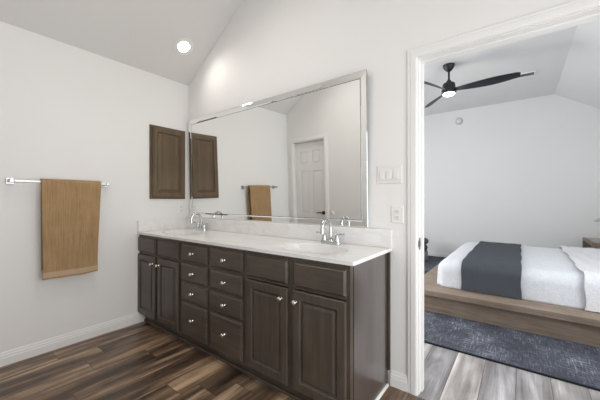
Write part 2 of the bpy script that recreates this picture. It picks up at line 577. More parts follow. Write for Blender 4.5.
# baseboards: profile (out, up)
BB = [(0, 0), (0.016, 0), (0.016, 0.055), (0.013, 0.062), (0.013, 0.072), (0.009, 0.080), (0.007, 0.092), (0.004, 0.098), (0, 0.098)]
bm = newbm(); prism(bm, [(a, b) for a, b in BB], 'Y', -D, -0.0) if False else None
bm.free()
def base_x(name, y, sgn, x0, x1, material='trim'):
    bm = newbm(); prism(bm, [(y + sgn * a, b) for a, b in BB], 'X', x0, x1)
    return struct(name, bm, material)
def base_y(name, x, sgn, y0, y1):
    bm = newbm(); prism(bm, [(x + sgn * a, b) for a, b in BB], 'Y', y0, y1)
    return struct(name, bm, 'trim')
base_y('baseboard_left', 0.0, 1, -D, -0.50)
base_x('baseboard_back', 0.0, -1, 2.350, 2.455)
base_x('baseboard_front', -D, 1, 0.77, 1.75)
base_x('baseboard_bedroom_far', BY1, -1, BX0, BX1)
base_y('baseboard_bedroom_left', BX0, 1, WT, BY1 - 0.02)
base_x('baseboard_bedroom_near', WT, 1, BX0 + 0.02, 2.455)
base_y('baseboard_right', XR, -1, -REAR, 0)

# ------------------------------------------------------------------ doorway to the bedroom: casing, jamb, stop, strike plate
CAS = [(0, 0.0), (0, 0.009), (0.008, 0.013), (0.020, 0.013), (0.024, 0.017), (0.050, 0.019), (0.058, 0.017), (0.0635, 0.011), (0.0635, 0)]   # (across from outer edge, out of wall)


def casing(name, x0, x1, ztop, ywall, sgn, parent):
    """mitred casing round an opening; x0,x1,ztop are its inner edges"""
    w = CAS[-1][0]
    bm = newbm()
    rows = []
    for a, o in CAS:
        k = w - a        # distance outside the inner edge
        y = ywall + sgn * o
        rows.append([bm.verts.new(p) for p in ((x0 - k, y, 0), (x0 - k, y, ztop + k), (x1 + k, y, ztop + k), (x1 + k, y, 0))])
    n = len(rows)
    for i in range(n):
        a, b = rows[i], rows[(i + 1) % n]
        for j in range(3):
            bm.faces.new((a[j], a[j + 1], b[j + 1], b[j]))
    bm.faces.new([r[0] for r in rows]); bm.faces.new([r[3] for r in rows])
    return obj(name, bm, 'trim', parent)


d1 = structroot('door_1', (2.99, 0.06, 0), 'white cased opening between the bathroom and the bedroom')
casing('casing', OX0 - 0.005, OX1 + 0.005, OZ + 0.005, 0.0, -1, d1)
casing('casing', OX0 - 0.005, OX1 + 0.005, OZ + 0.005, WT, 1, d1)
bm = newbm()
box(bm, OX0 - 0.02, OX0, 0, WT, 0, OZ + 0.02); box(bm, OX1, OX1 + 0.02, 0, WT, 0, OZ + 0.02); box(bm, OX0, OX1, 0, WT, OZ, OZ + 0.02)
obj('jamb', bm, 'trim', d1)
bm = newbm()
box(bm, OX0, OX0 + 0.010, 0.045, 0.085, 0, OZ - 0.010); box(bm, OX1 - 0.010, OX1, 0.045, 0.085, 0, OZ - 0.010); box(bm, OX0, OX1, 0.045, 0.085, OZ - 0.010, OZ)
obj('door_stop', bm, 'trim', d1)
bm = newbm(); box(bm, OX0, OX0 + 0.002, 0.003, 0.034, 0.902, 0.976); box(bm, OX0 - 0.003, OX0 + 0.002, -0.002, 0.004, 0.918, 0.960)
pl = obj('strike_plate', bm, mat('satin_steel', (0.35, 0.34, 0.33), 0.35, 1.0), d1); pl['label'] = 'satin metal strike plate'
obj('strike_hole', box(newbm(), OX0 + 0.0018, OX0 + 0.0026, 0.012, 0.026, 0.922, 0.956), 'slot', pl)

# ------------------------------------------------------------------ six-panel door opposite the mirror (seen in the mirror)
d2 = structroot('door_2', ((DX0 + DX1) / 2, -D - 0.06, 0), 'white six-panel door with a dark lever, opposite the mirror')
casing('casing', DX0 - 0.004, DX1 + 0.004, DZ + 0.004, -D, 1, d2)
bm = newbm()
box(bm, DX0 - 0.02, DX0, -D - WT, -D, 0, DZ + 0.02); box(bm, DX1, DX1 + 0.02, -D - WT, -D, 0, DZ + 0.02); box(bm, DX0, DX1, -D - WT, -D, DZ, DZ + 0.02)
obj('jamb', bm, 'trim', d2)
bm = newbm()
yb = -D - 0.095
box(bm, DX0 + 0.003, DX1 - 0.003, yb, yb + 0.028, 0.008, DZ - 0.004)
sx0, sx1 = DX0 + 0.003, DX1 - 0.003
st = 0.095; mid = (sx0 + sx1) / 2
cols = [(sx0 + st, mid - 0.04), (mid + 0.04, sx1 - st)]
rws = [(0.22, 0.80), (0.93, 1.60), (1.71, 1.91)]
# stiles and rails proud of the panel field
yf0, yf1 = yb + 0.028, yb + 0.040
zs = [(0.008, 0.22), (0.80, 0.93), (1.60, 1.71), (1.91, DZ - 0.004)]
box(bm, sx0, sx0 + st, yf0, yf1, 0.008, DZ - 0.004); box(bm, sx1 - st, sx1, yf0, yf1, 0.008, DZ - 0.004)
for z0, z1 in zs:
    box(bm, sx0 + st, sx1 - st, yf0, yf1, z0, z1)
for z0, z1 in rws:
    box(bm, mid - 0.04, mid + 0.04, yf0, yf1, z0, z1)
slab = obj('slab', bm, 'trim', d2)
for u0, u1 in cols:
    for v0, v1 in rws:
        bm = newbm()
        rings_front(bm, u0 + 0.004, u1 - 0.004, v0 + 0.004, v1 - 0.004, [(0.0, 0.0006), (0.0, 0.001), (0.010, 0.0015), (0.03, 0.009)], lambda u, v, d: (u, yf0 + d, v))
        obj('panel', bm, 'trim', slab)
bm = newbm()
lathe(bm, [(0.028, 0), (0.028, 0.006), (0.012, 0.010), (0.011, 0.045)], (sx1 - 0.06, yf1, 0.945), 'Y', 20)
tube(bm, [(sx1 - 0.06, yf1 + 0.042, 0.945), (sx1 - 0.10, yf1 + 0.045, 0.946), (sx1 - 0.165, yf1 + 0.043, 0.942)], [0.010, 0.009, 0.006])
lv = obj('lever_handle', bm, 'bronze', d2, smooth=True); lv['label'] = 'dark bronze lever handle'
bm = newbm(); lathe(bm, [(0.032, 0), (0.032, 0.004), (0.024, 0.010), (0.018, 0.016), (0.006, 0.012)], (0.825, -D, 0.945), 'Y', 24)
tag(obj('wall_bumper', bm, 'plate', origin=(0.825, -D, 0.945), smooth=True), 'round white bumper on the wall beside the six-panel door', 'wall bumper')

# ------------------------------------------------------------------ vanity cabinet
VW, VY, VZ0, VZ1 = 2.331, -0.539, 0.088, 0.8785
PITCH = VW / 6.0
COLS = [(0.004, 0.350), (0.392, 0.736), (0.774, 1.130), (1.168, 1.526), (1.566, 1.922), (1.963, 2.312)]   # fronts of the six bays
va = thing('vanity_cabinet', 'long dark brown double vanity cabinet with doors and drawers under the white top', 'vanity', (VW / 2, -0.265, 0))
bm = newbm()
box(bm, 0.003, VW - 0.018, -0.50, -0.003, VZ0, VZ0 + 0.018)
box(bm, 0.003, 0.021, -0.50, -0.003, VZ0 + 0.018, VZ1)
box(bm, 0.021, VW - 0.018, -0.021, -0.003, VZ0 + 0.018, VZ1)
for k in (2, 3, 4):
    box(bm, COLS[k][0] - 0.028, COLS[k][0] - 0.010, -0.50, -0.021, VZ0 + 0.018, VZ1)
obj('carcass', bm, 'vanity', va)
# face frame: stiles and rails
bm = newbm()
ZR = [0.105, 0.389, 0.549, 0.709, 0.858]      # rail centres of drawer columns
for k in range(7):
    x0 = 0.003 if k == 0 else COLS[k - 1][1] - 0.006
    x1 = VW - 0.002 if k == 6 else COLS[k][0] + 0.006
    box(bm, x0, x1, VY, -0.505, VZ0, VZ1)
for k in range(6):
    a, b = COLS[k][0] + 0.006, COLS[k][1] - 0.006
    rl = [(VZ0, 0.115), (0.850, VZ1), (0.690, 0.722)]
    if k in (2, 3):
        rl += [(0.532, 0.566), (0.374, 0.408)]
    for z0, z1 in rl:
        box(bm, a, b, VY, -0.505, z0, z1)
obj('face_frame', bm, 'vanity', va)
bm = newbm(); box(bm, VW - 0.018, VW, -0.500, -0.003, 0.0, VZ1); box(bm, VW - 0.018, VW - 0.002, -0.529, -0.5005, 0.0, VZ0 - 0.0005) if False else None
sp = obj('side_panel', bm, 'vanity_side', va)
bm = newbm(); box(bm, VW, VW + 0.016, -0.020, -0.001, 0.099, VZ1, 0.002)
obj('scribe_strip', bm, 'vanity', va)
bm = newbm(); prism(bm, [(VW, 0), (VW + 0.012, 0), (VW + 0.011, 0.006), (VW + 0.006, 0.011), (VW, 0.012)], 'Y', -0.50, -0.022)
sh = obj('side_shoe_mould', bm, 'trim', va); sh['label'] = 'pale shoe mould along the cabinet side'
bm = newbm(); box(bm, 0.003, VW - 0.018, -0.480, -0.465, 0.0, VZ0)
obj('toe_kick', bm, 'vanity_h', va)
bm = newbm(); prism(bm, [(-0.480, 0), (-0.496, 0), (-0.495, 0.008), (-0.489, 0.015), (-0.480, 0.017)], 'X', 0.003, VW - 0.018)
obj('toe_moulding', bm, 'vanity_h', va)

KNOB = [(0.0085, 0.0), (0.0085, 0.003), (0.0055, 0.006), (0.0055, 0.014), (0.0130, 0.018), (0.0155, 0.023), (0.0140, 0.027), (0.008, 0.030)]


def knob(x, y, z, parent):
    bm = newbm(); lathe(bm, [(r, -h) for r, h in KNOB], (x, y, z), 'Y', 20)
    k = obj('knob', bm, 'nickel', parent, smooth=50); k['label'] = 'brushed nickel knob'
    return k


def door_mesh(x0, x1, z0, z1, y, fw=0.056, th=0.019):
    bm = newbm()
    P = lambda u, v, d: (u, y - d, v)
    rings_front(bm, x0, x1, z0, z1, [(0, 0), (0, th - 0.005), (0.005, th), (fw - 0.006, th), (fw, th - 0.007), (fw + 0.001, 0.004)], P)
    return bm


def panel_mesh(x0, x1, z0, z1, y, fw=0.056, th=0.019):
    bm = newbm()
    P = lambda u, v, d: (u, y - d, v)
    i = fw + 0.0012
    rings_front(bm, x0, x1, z0, z1, [(i, 0.0045), (i, th - 0.010), (i + 0.006, th - 0.013), (i + 0.020, th - 0.001), (i + 0.022, th - 0.001)], P)
    return bm


def slab_mesh(x0, x1, z0, z1, y, th=0.019):
    bm = newbm()
    P = lambda u, v, d: (u, y - d, v)
    rings_front(bm, x0, x1, z0, z1, [(0, 0), (0, th - 0.013), (0.003, th - 0.011), (0.012, th - 0.001), (0.014, th)], P)
    return bm


for k in range(6):
    x0, x1 = COLS[k]
    if k in (2, 3):
        for z0, z1 in ((0.714, 0.855), (0.553, 0.696), (0.394, 0.537), (0.110, 0.378)):
            dr = obj('drawer_front', slab_mesh(x0, x1, z0, z1, VY), 'vanity_h', va)
            knob((x0 + x1) / 2, VY - 0.019, (z0 + z1) / 2 + (0.012 if z1 < 0.38 else 0.0), dr)
    else:
        obj('false_drawer_front', slab_mesh(x0, x1, 0.707, 0.853, VY), 'vanity_h', va)
        z0, z1 = 0.108, 0.686
        dr = obj('door', door_mesh(x0, x1, z0, z1, VY), 'vanity', va)
        obj('raised_panel', panel_mesh(x0, x1, z0, z1, VY), 'vanity', dr)
        kx = x1 - 0.042 if k in (0, 4) else x0 + 0.028
        knob(kx, VY - 0.019, z1 - 0.064, dr)

# ------------------------------------------------------------------ countertop with two integral basins
CW, CD, CZ, CT = 2.357, 0.561, 0.900, 0.021
ct = thing('countertop', 'white veined double-basin vanity top with backsplash on the dark cabinet', 'countertop', (CW / 2, -0.28, CZ - CT))
SINKS = [PITCH, PITCH * 5]
SA, SB, SY = 0.235, 0.165, -0.305
NSEG = 48
YB_ = -0.0015
bm = newbm()


def ell(cx, s, z):
    return [(cx + SA * s * math.cos(2 * PI * i / NSEG), SY + SB * s * math.sin(2 * PI * i / NSEG), z) for i in range(NSEG)]


cells = [(SINKS[0] - 0.32, SINKS[0] + 0.32), (SINKS[1] - 0.32, SINKS[1] + 0.32)]
xs_ = [0.002, cells[0][0], cells[0][1], cells[1][0], cells[1][1], CW]
for i in (0, 2, 4):
    vs = [bm.verts.new(p) for p in ((xs_[i], -CD, CZ), (xs_[i + 1], -CD, CZ), (xs_[i + 1], YB_, CZ), (xs_[i], YB_, CZ))]
    bm.faces.new(vs)
for (c0, c1), cx in zip(cells, SINKS):
    outer = []
    for i in range(NSEG):
        a = 2 * PI * i / NSEG
        dx, dy = math.cos(a) * SA, math.sin(a) * SB
        hx = 0.32
        ty = (YB_ - SY) if dy > 0 else (CD + SY)
        s = min(hx / abs(dx) if abs(dx) > 1e-9 else 1e9, ty / abs(dy) if abs(dy) > 1e-9 else 1e9)
        outer.append([cx + dx * s, SY + dy * s])
    # snap the nearest samples to the four corners
    for qx, qy in ((c0, -CD), (c1, -CD), (c1, YB_), (c0, YB_)):
        j = min(range(NSEG), key=lambda i: (outer[i][0] - qx) ** 2 + (outer[i][1] - qy) ** 2)
        outer[j] = [qx, qy]
    O = [bm.verts.new((x, y, CZ)) for x, y in outer]
    rings = [O] + [[bm.verts.new(p) for p in ell(cx, s, z)] for s, z in ((1.06, CZ), (1.02, CZ - 0.0015), (0.985, CZ - 0.006), (0.985, CZ - CT))]
    rings.append([bm.verts.new((x, y, CZ - CT)) for x, y in outer])
    for a, b in zip(rings, rings[1:]):
        for i in range(NSEG):
            bm.faces.new((a[i], a[(i + 1) % NSEG], b[(i + 1) % NSEG], b[i]))
# edge and underside
for i in (0, 2, 4):
    bm.faces.new([bm.verts.new(p) for p in ((xs_[i], -CD, CZ - CT), (xs_[i + 1], -CD, CZ - CT), (xs_[i + 1], YB_, CZ - CT), (xs_[i], YB_, CZ - CT))])
for i in range(5):
    for y in (-CD, YB_):
        bm.faces.new([bm.verts.new(p) for p in ((xs_[i], y, CZ - CT), (xs_[i + 1], y, CZ - CT), (xs_[i + 1], y, CZ), (xs_[i], y, CZ))])
for x in (0.002, CW):
    bm.faces.new([bm.verts.new(p) for p in ((x, -CD, CZ - CT), (x, YB_, CZ - CT), (x, YB_, CZ), (x, -CD, CZ))])
bmesh.ops.remove_doubles(bm, verts=bm.verts[:], dist=1e-5)
obj('top_slab', bm, 'marble', ct, smooth=30)
for cx in SINKS:
    bm = newbm()
    prof = [(0.983, -0.0062), (0.96, -0.03), (0.88, -0.075), (0.72, -0.115), (0.45, -0.138), (0.2, -0.145), (0.1, -0.147)]
    low = [(0.983, -0.0205), (0.983, -0.035), (0.92, -0.085), (0.76, -0.127), (0.45, -0.150), (0.1, -0.157)]
    rings = [[bm.verts.new(p) for p in ell(cx, s, CZ + z)] for s, z in prof]
    under = [[bm.verts.new(p) for p in ell(cx, s, CZ + z)] for s, z in low]
    for a, b in list(zip(under, under[1:])) + [(rings[0], under[0])]:
        for i in range(NSEG):
            bm.faces.new((a[i], b[i], b[(i + 1) % NSEG], a[(i + 1) % NSEG]))
    bm.faces.new(under[-1])
    for a, b in zip(rings, rings[1:]):
        for i in range(NSEG):
            bm.faces.new((a[i], a[(i + 1) % NSEG], b[(i + 1) % NSEG], b[i]))
    bm.faces.new(rings[-1])
    bs = obj('basin', bm, 'marble', ct, smooth=60)
    bm = newbm(); lathe(bm, [(0.021, -0.002), (0.021, 0.001), (0.017, 0.003), (0.014, 0.001)], (cx, SY, CZ - 0.146), 'Z', 20)
    dn = obj('drain', bm, 'chrome', bs, smooth=True); dn['label'] = 'chrome basin drain'
obj('backsplash', box(newbm(), 0.002, CW + 0.004, -0.034, -0.0015, CZ + 0.0003, 1.020, 0.003), 'marble', ct)
obj('side_splash', box(newbm(), 0.002, 0.020, -CD + 0.004, -0.0345, CZ + 0.0003, 1.012, 0.003), 'marble', ct)

# ------------------------------------------------------------------ faucets


def copy_tree(o, parent=None):
    c = o.copy(); COL.objects.link(c); c.parent = parent
    for ch in list(o.children):
        copy_tree(ch, c)
    return c


FX, FY = SINKS[1], -0.092
fa = thing('faucet', 'chrome two-handle arched faucet behind the right basin, nearest the doorway', 'faucet', (FX, FY, CZ + 0.0004), 'chrome basin faucets')
bm = newbm()
pts = []
for i in range(40):
    a = 2 * PI * i / 40
    r = 0.022
    cx = 0.055 if math.cos(a) > 0 else -0.055
    pts.append((FX + cx + r * math.cos(a), FY + r * math.sin(a)))
rows = []
for s, z in ((1.08, 0.0), (1.08, 0.012), (1.0, 0.020), (0.8, 0.024)):
    rows.append([bm.verts.new((FX + (x - FX) * (1 - (1 - s) * 0.35), FY + (y - FY) * s, CZ + 0.0004 + z)) for x, y in pts])
for a, b in zip(rows, rows[1:]):
    for i in range(40):
        bm.faces.new((a[i], a[(i + 1) % 40], b[(i + 1) % 40], b[i]))
bm.faces.new(rows[0]); bm.faces.new(rows[-1])
obj('base_plate', bm, 'chrome', fa, smooth=True)
bm = newbm()
lathe(bm, [(0.021, 0.022), (0.019, 0.034), (0.013, 0.045), (0.012, 0.05)], (FX, FY, CZ + 0.0004), 'Z', 20)
arc = [(FX, FY, CZ + 0.045), (FX, FY, CZ + 0.115)]
rr = 0.056
for i in range(1, 13):
    a = PI * i / 12 * 1.05
    arc.append((FX, FY - rr + rr * math.cos(a), CZ + 0.115 + rr * 1.1 * math.sin(a)))
arc.append((FX, arc[-1][1] - 0.0, CZ + 0.080))
tube(bm, arc, [0.0115] * (len(arc) - 2) + [0.0125, 0.0135], 14)
obj('spout', bm, 'chrome', fa, smooth=True)
for s in (-1, 1):
    bm = newbm()
    hx = FX + s * 0.052
    lathe(bm, [(0.022, 0.022), (0.021, 0.030), (0.013, 0.050), (0.015, 0.056), (0.013, 0.066), (0.006, 0.072)], (hx, FY, CZ + 0.0004), 'Z', 20)
    hb = obj('handle_base', bm, 'chrome', fa, smooth=True)
    bm = newbm()
    tube(bm, [(hx, FY, CZ + 0.060), (hx + s * 0.022, FY - 0.004, CZ + 0.071), (hx + s * 0.048, FY - 0.008, CZ + 0.077), (hx + s * 0.066, FY - 0.010, CZ + 0.074)], [0.007, 0.006, 0.006, 0.008], 10)
    obj('lever', bm, 'chrome', hb, smooth=True)
bm = newbm(); tube(bm, [(FX, FY + 0.020, CZ + 0.012), (FX, FY + 0.020, CZ + 0.075)], 0.003, 8); lathe(bm, [(0.003, 0.072), (0.006, 0.076), (0.006, 0.084), (0.003, 0.087)], (FX, FY + 0.020, CZ), 'Z', 12)
obj('lift_rod', bm, 'chrome', fa, smooth=True)
f2 = copy_tree(fa)
f2.location = (SINKS[0] - 0.012, FY, CZ + 0.0004)
f2['label'] = 'chrome two-handle arched faucet behind the left basin, nearest the towel wall'

# ------------------------------------------------------------------ mirror
MX0, MX1, MZ0, MZ1 = 0.052, 2.194, 1.0215, 2.104
TILT = 0.021
mi = thing('wall_mirror', 'large rectangular wall mirror with a mirrored border, standing on the backsplash', 'mirror', ((MX0 + MX1) / 2, -0.0025, MZ0))
mo = ORG[mi]
H = MZ1 - MZ0
BW = 0.052
yw = mo.y
bm = newbm(); box(bm, MX0 + 0.002, MX1 - 0.002, yw - 0.005, yw, MZ0 + 0.002, MZ1 - 0.002)
obj('backing', bm, 'mirror_edge', mi)
bm = newbm(); box(bm, MX0 + BW + 0.001, MX1 - BW - 0.001, yw - 0.0072, yw - 0.0052, MZ0 + BW + 0.001, MZ1 - BW - 0.001)
obj('mirror_pane', bm, 'silver', mi)


def strip(side):
    """mitred bevelled mirror strip: rows from the outer edge to the inner one"""
    bm = newbm()
    prof = [(0.0, 0.0052), (0.0, 0.0085), (0.006, 0.0110), (BW - 0.011, 0.0120), (BW - 0.002, 0.0080), (BW - 0.002, 0.0052)]
    rows = []
    for a, o in prof:
        x0, x1, z0, z1 = MX0 + a, MX1 - a, MZ0 + a, MZ1 - a
        seg = {'T': ((x0, z1), (x1, z1)), 'B': ((x0, z0), (x1, z0)), 'L': ((x0, z0), (x0, z1)), 'R': ((x1, z0), (x1, z1))}[side]
        e = 0.0006
        (ax, az), (bx_, bz) = seg
        if side in 'TB':
            ax += e; bx_ -= e
        else:
            az += e; bz -= e
        rows.append([bm.verts.new((ax, yw - o, az)), bm.verts.new((bx_, yw - o, bz))])
    n = len(rows)
    for i in range(n):
        a, b = rows[i], rows[(i + 1) % n]
        bm.faces.new((a[0], a[1], b[1], b[0]))
    bm.faces.new([r[0] for r in rows]); bm.faces.new([r[1] for r in rows])
    return bm


for sd in 'TBLR':
    obj('border_strip', strip(sd), 'silver', mi)
mi.rotation_euler = (TILT, 0, 0)

# ------------------------------------------------------------------ recessed cabinet on the left wall
cab = thing('medicine_cabinet', 'brown wooden raised-panel medicine cabinet on the wall beside the mirror', 'cabinet', (0.0, -0.244, 1.226))
cy0, cy1, cz0, cz1 = -0.440, -0.050, 1.226, 1.988
bm = newbm()
PX = lambda u, v, d: (d, u, v)
rings_front(bm, cy0, cy1, cz0, cz1, [(0, 0.0), (0, 0.014), (0.003, 0.017), (0.03, 0.017)], PX)
obj('cabinet_frame', bm, 'medwood', cab)
dy0, dy1, dz0, dz1 = cy0 + 0.018, cy1 - 0.018, cz0 + 0.020, cz1 - 0.020
bm = newbm(); th = 0.0195; x_ = 0.0175
rings_front(bm, dy0, dy1, dz0, dz1, [(0, x_), (0, x_ + th - 0.007), (0.007, x_ + th), (0.046, x_ + th), (0.053, x_ + th - 0.008), (0.054, x_ + 0.005)], PX)
cd = obj('door', bm, 'medwood', cab)
bm = newbm(); i0 = 0.0545
rings_front(bm, dy0, dy1, dz0, dz1, [(i0, x_ + 0.0055), (i0, x_ + th - 0.010), (i0 + 0.007, x_ + th - 0.010), (i0 + 0.028, x_ + th - 0.001), (i0 + 0.03, x_ + th - 0.001)], PX)
obj('raised_panel', bm, 'medwood', cd)

# ------------------------------------------------------------------ towel bar and towel
TZ, TX = 1.355, 0.068
tb = thing('towel_bar', 'square chrome towel bar on the left wall', 'towel bar', (0.0, -1.15, TZ))
ty0, ty1 = -1.462, -0.843
obj('bar', box(newbm(), TX - 0.008, TX + 0.008, ty0 + 0.012, ty1 - 0.012, TZ - 0.008, TZ + 0.008, 0.0015), 'satin', tb)
for y in (ty0, ty1):
    bm = newbm()
    box(bm, 0.0005, 0.010, y - 0.024, y + 0.024, TZ - 0.024, TZ + 0.024, 0.002)
    box(bm, 0.010, TX + 0.013, y - 0.012, y + 0.012, TZ - 0.012, TZ + 0.012, 0.002)
    obj('bracket', bm, 'satin', tb)

tw = thing('towel', 'tan bath towel hanging folded over the chrome bar', 'towel', (TX, -1.1, 0.60))
YA, YB = -1.300, -0.900
RT = 0.0175
fz, bz_ = 0.598, 0.665


def towel_row(s):
    """s in [0,1] : front hem -> over the bar -> back hem ; returns (x,z,kind,drop)"""
    Lf = TZ - fz; La = PI * RT; Lb = TZ - bz_
    L = Lf + La + Lb
    d = s * L
    if d < Lf:
        return TX + RT, fz + d, 0, (Lf - d)
    if d < Lf + La:
        a = (d - Lf) / RT
        return TX + RT * math.cos(a), TZ + RT * math.sin(a), 1, 0.0
    return TX - RT, TZ - (d - Lf - La), 2, d - Lf - La


def towel_grid(s0, s1, nu, nv, lift=0.0):
    g = []
    for i in range(nu + 1):
        s = s0 + (s1 - s0) * i / nu
        x, z, k, drop = towel_row(s)
        row = []
        for j in range(nv + 1):
            v = j / nv
            ins = 0.012 * min(1, drop / 0.6)
            y = YA + ins * (0.4) + (YB - YA - ins * 2.6) * v
            if k == 2:
                y += 0.004
            amp = min(1, drop / 0.35)
            w = amp * (0.006 * math.sin(v * 9 + 1.3) + 0.004 * math.sin(v * 17 + drop * 3))
            w += 0.002 * noise.noise(Vector((v * 14, drop * 12, k)))
            xx = x + (w + 0.004 * amp + lift if k == 0 else (-0.4 * w * 0.5 if k == 2 else 0))
            dz = 0.0
            if k == 0:
                dz = -0.006 * math.sin(v * 3.0) * min(1, drop / 0.7)
            row.append((xx, y, z + dz))
        g.append(row)
    return g


bm = newbm(); shell(bm, towel_grid(0.0, 1.0, 90, 40), 0.0075)
two = obj('towel_cloth', bm, 'towel', tw, smooth=60)
bm = newbm()
g = towel_grid(0.008, 0.036, 4, 40, 0.0078)
shell(bm, g, 0.0015)
bd = obj('hem_band', bm, 'towel_band', two, smooth=60); bd['label'] = 'paler woven hem band'

# ------------------------------------------------------------------ switch plate and outlets


def plate(name, label, cat, P, u0, u1, v0, v1):
    c = P((u0 + u1) / 2, (v0 + v1) / 2, 0)
    t_ = thing(name, label, cat, c)
    bm = newbm(); rings_front(bm, u0, u1, v0, v1, [(0, 0.0003), (0, 0.002), (0.004, 0.0055), (0.006, 0.006)], P)
    obj('cover_plate', bm, 'plate', t_)
    return t_


def outlet(label, P, u0, u1, v0, v1):
    t_ = plate('wall_outlet', label, 'outlet', P, u0, u1, v0, v1)
    t_['group'] = 'white wall outlets'
    uc, vc = (u0 + u1) / 2, (v0 + v1) / 2
    hh = (v1 - v0)
    for s in (-1, 1):
        zc = vc + s * 0.0195
        bm = newbm(); rings_front(bm, uc - 0.0165, uc + 0.0165, zc - 0.014, zc + 0.014, [(0, 0.0055), (0, 0.0075), (0.002, 0.0085)], P)
        rc = obj('receptacle', bm, 'plate', t_)
        bm = newbm()
        for a, b, c, d in ((-0.0075, -0.005, -0.004, 0.006), (0.005, 0.0075, -0.004, 0.006), (-0.002, 0.002, -0.0105, -0.0065)):
            rings_front(bm, uc + a, uc + b, zc + c, zc + d, [(0, 0.008), (0, 0.0088)], P)
        sl = obj('slots', bm, 'slot', rc); sl['label'] = 'dark plug slots'
    return t_


PB = lambda u, v, d: (u, -d, v)
sw = plate('light_switch', 'white three-rocker light switch plate between mirror and doorway', 'light switch', PB, 2.252, 2.422, 1.320, 1.441)
for i in (-1, 0, 1):
    uc = 2.337 + i * 0.046; vc = 1.3805
    bm = newbm(); rings_front(bm, uc - 0.0165, uc + 0.0165, vc - 0.033, vc + 0.033, [(0, 0.0055), (0, 0.0075), (0.001, 0.008)], PB)
    fr = obj('rocker_frame', bm, 'plate', sw)
    bm = newbm()
    a = [bm.verts.new(PB(u, v, 0.0078)) for u, v in ((uc - 0.014, vc - 0.030), (uc + 0.014, vc - 0.030), (uc + 0.014, vc + 0.030), (uc - 0.014, vc + 0.030))]
    b = [bm.verts.new(PB(u, v, d)) for u, v, d in ((uc - 0.0135, vc - 0.0295, 0.015), (uc + 0.0135, vc - 0.0295, 0.015), (uc + 0.0135, vc + 0.0295, 0.009), (uc - 0.0135, vc + 0.0295, 0.009))]
    bm.faces.new(a); bm.faces.new(b)
    for k in range(4):
        bm.faces.new((a[k], a[(k + 1) % 4], b[(k + 1) % 4], b[k]))
    obj('rocker', bm, 'plate', fr)
outlet('white duplex outlet below the light switch, between mirror and doorway', PB, 2.350, 2.432, 1.062, 1.179)
outlet('white duplex outlet on the towel wall, below the brown cabinet', lambda u, v, d: (d, u, v), -0.130, -0.062, 1.060, 1.180)
outlet('small white outlet low on the far bedroom wall behind the bed', lambda u, v, d: (u, BY1 - d, v), 3.115, 3.187, 0.285, 0.400)

# ------------------------------------------------------------------ recessed downlights


def downlight(label, x, y, power, normal, z, spot_deg=120):
    t_ = thing('recessed_light', label, 'ceiling light', (x, y, z), 'recessed ceiling lights')
    nq = Vector(normal).normalized()
    mtx = nq.to_track_quat('Z', 'Y').to_matrix()
    bm = newbm(); lathe(bm, [(0.050, 0.001), (0.096, 0.001), (0.096, 0.004), (0.075, 0.009), (0.058, 0.006), (0.050, 0.004)], (x, y, z), 'Z', 40, mtx)
    obj('trim_ring', bm, 'plate', t_, smooth=True)
    bm = newbm(); lathe(bm, [(0.0560, 0.0042), (0.0575, 0.0070), (0.03, 0.0095), (0.005, 0.010)], (x, y, z), 'Z', 32, mtx)
    obj('lens', bm, 'lens', t_, smooth=True)
    d = bpy.data.lights.new('downlight_lamp', 'SPOT'); d.energy = power; d.spot_size = R(spot_deg); d.spot_blend = 0.9
    d.shadow_soft_size = 0.06; d.color = (1.0, 0.95, 0.88)
    o = bpy.data.objects.new('downlight_lamp', d); COL.objects.link(o)
    o.location = Vector((x, y, z)) + nq * 0.03
    o.rotation_euler = nq.to_track_quat('-Z', 'Y').to_euler()


SN = (SL, 0, -1)
downlight('round recessed ceiling light on the slope near the corner of the mirror wall', 0.345, -0.268, 6, SN, HC + SL * 0.345, 155)
downlight('round recessed light on the slope in front of the six-panel door', 0.80, -1.10, 16, SN, HC + SL * 0.80, 165)
downlight('unseen round recessed light added for fill on the flat ceiling above the drawers', 1.45, -1.00, 17, (0, 0, -1), FLAT, 165)  # this light and those below are unseen, added to fill the room
downlight('unseen round recessed light added for fill on the flat ceiling in front of the bedroom doorway', 2.95, -1.10, 6, (0, 0, -1), FLAT, 165)
downlight('unseen round recessed light added for fill on the flat ceiling at the rear', 2.95, -2.80, 10, (0, 0, -1), FLAT, 165)

# ------------------------------------------------------------------ bedroom: rug
rg = obj('area_rug', box(newbm(), 0.9, 4.34, 0.738, 4.85, 0.0005, 0.011), 'rug', origin=(2.6, 2.8, 0))
tag(rg, 'large distressed blue-grey area rug under the bed', 'rug')
bm = newbm()
box(bm, 0.888, 4.345, 0.726, 0.738, 0.0005, 0.0125); box(bm, 0.888, 0.9, 0.738, 4.862, 0.0005, 0.0125); box(bm, 0.9, 4.345, 4.85, 4.862, 0.0005, 0.0125)
eb = obj('bound_edge', bm, 'rug_edge', rg); eb['label'] = 'near-black bound rug edge'

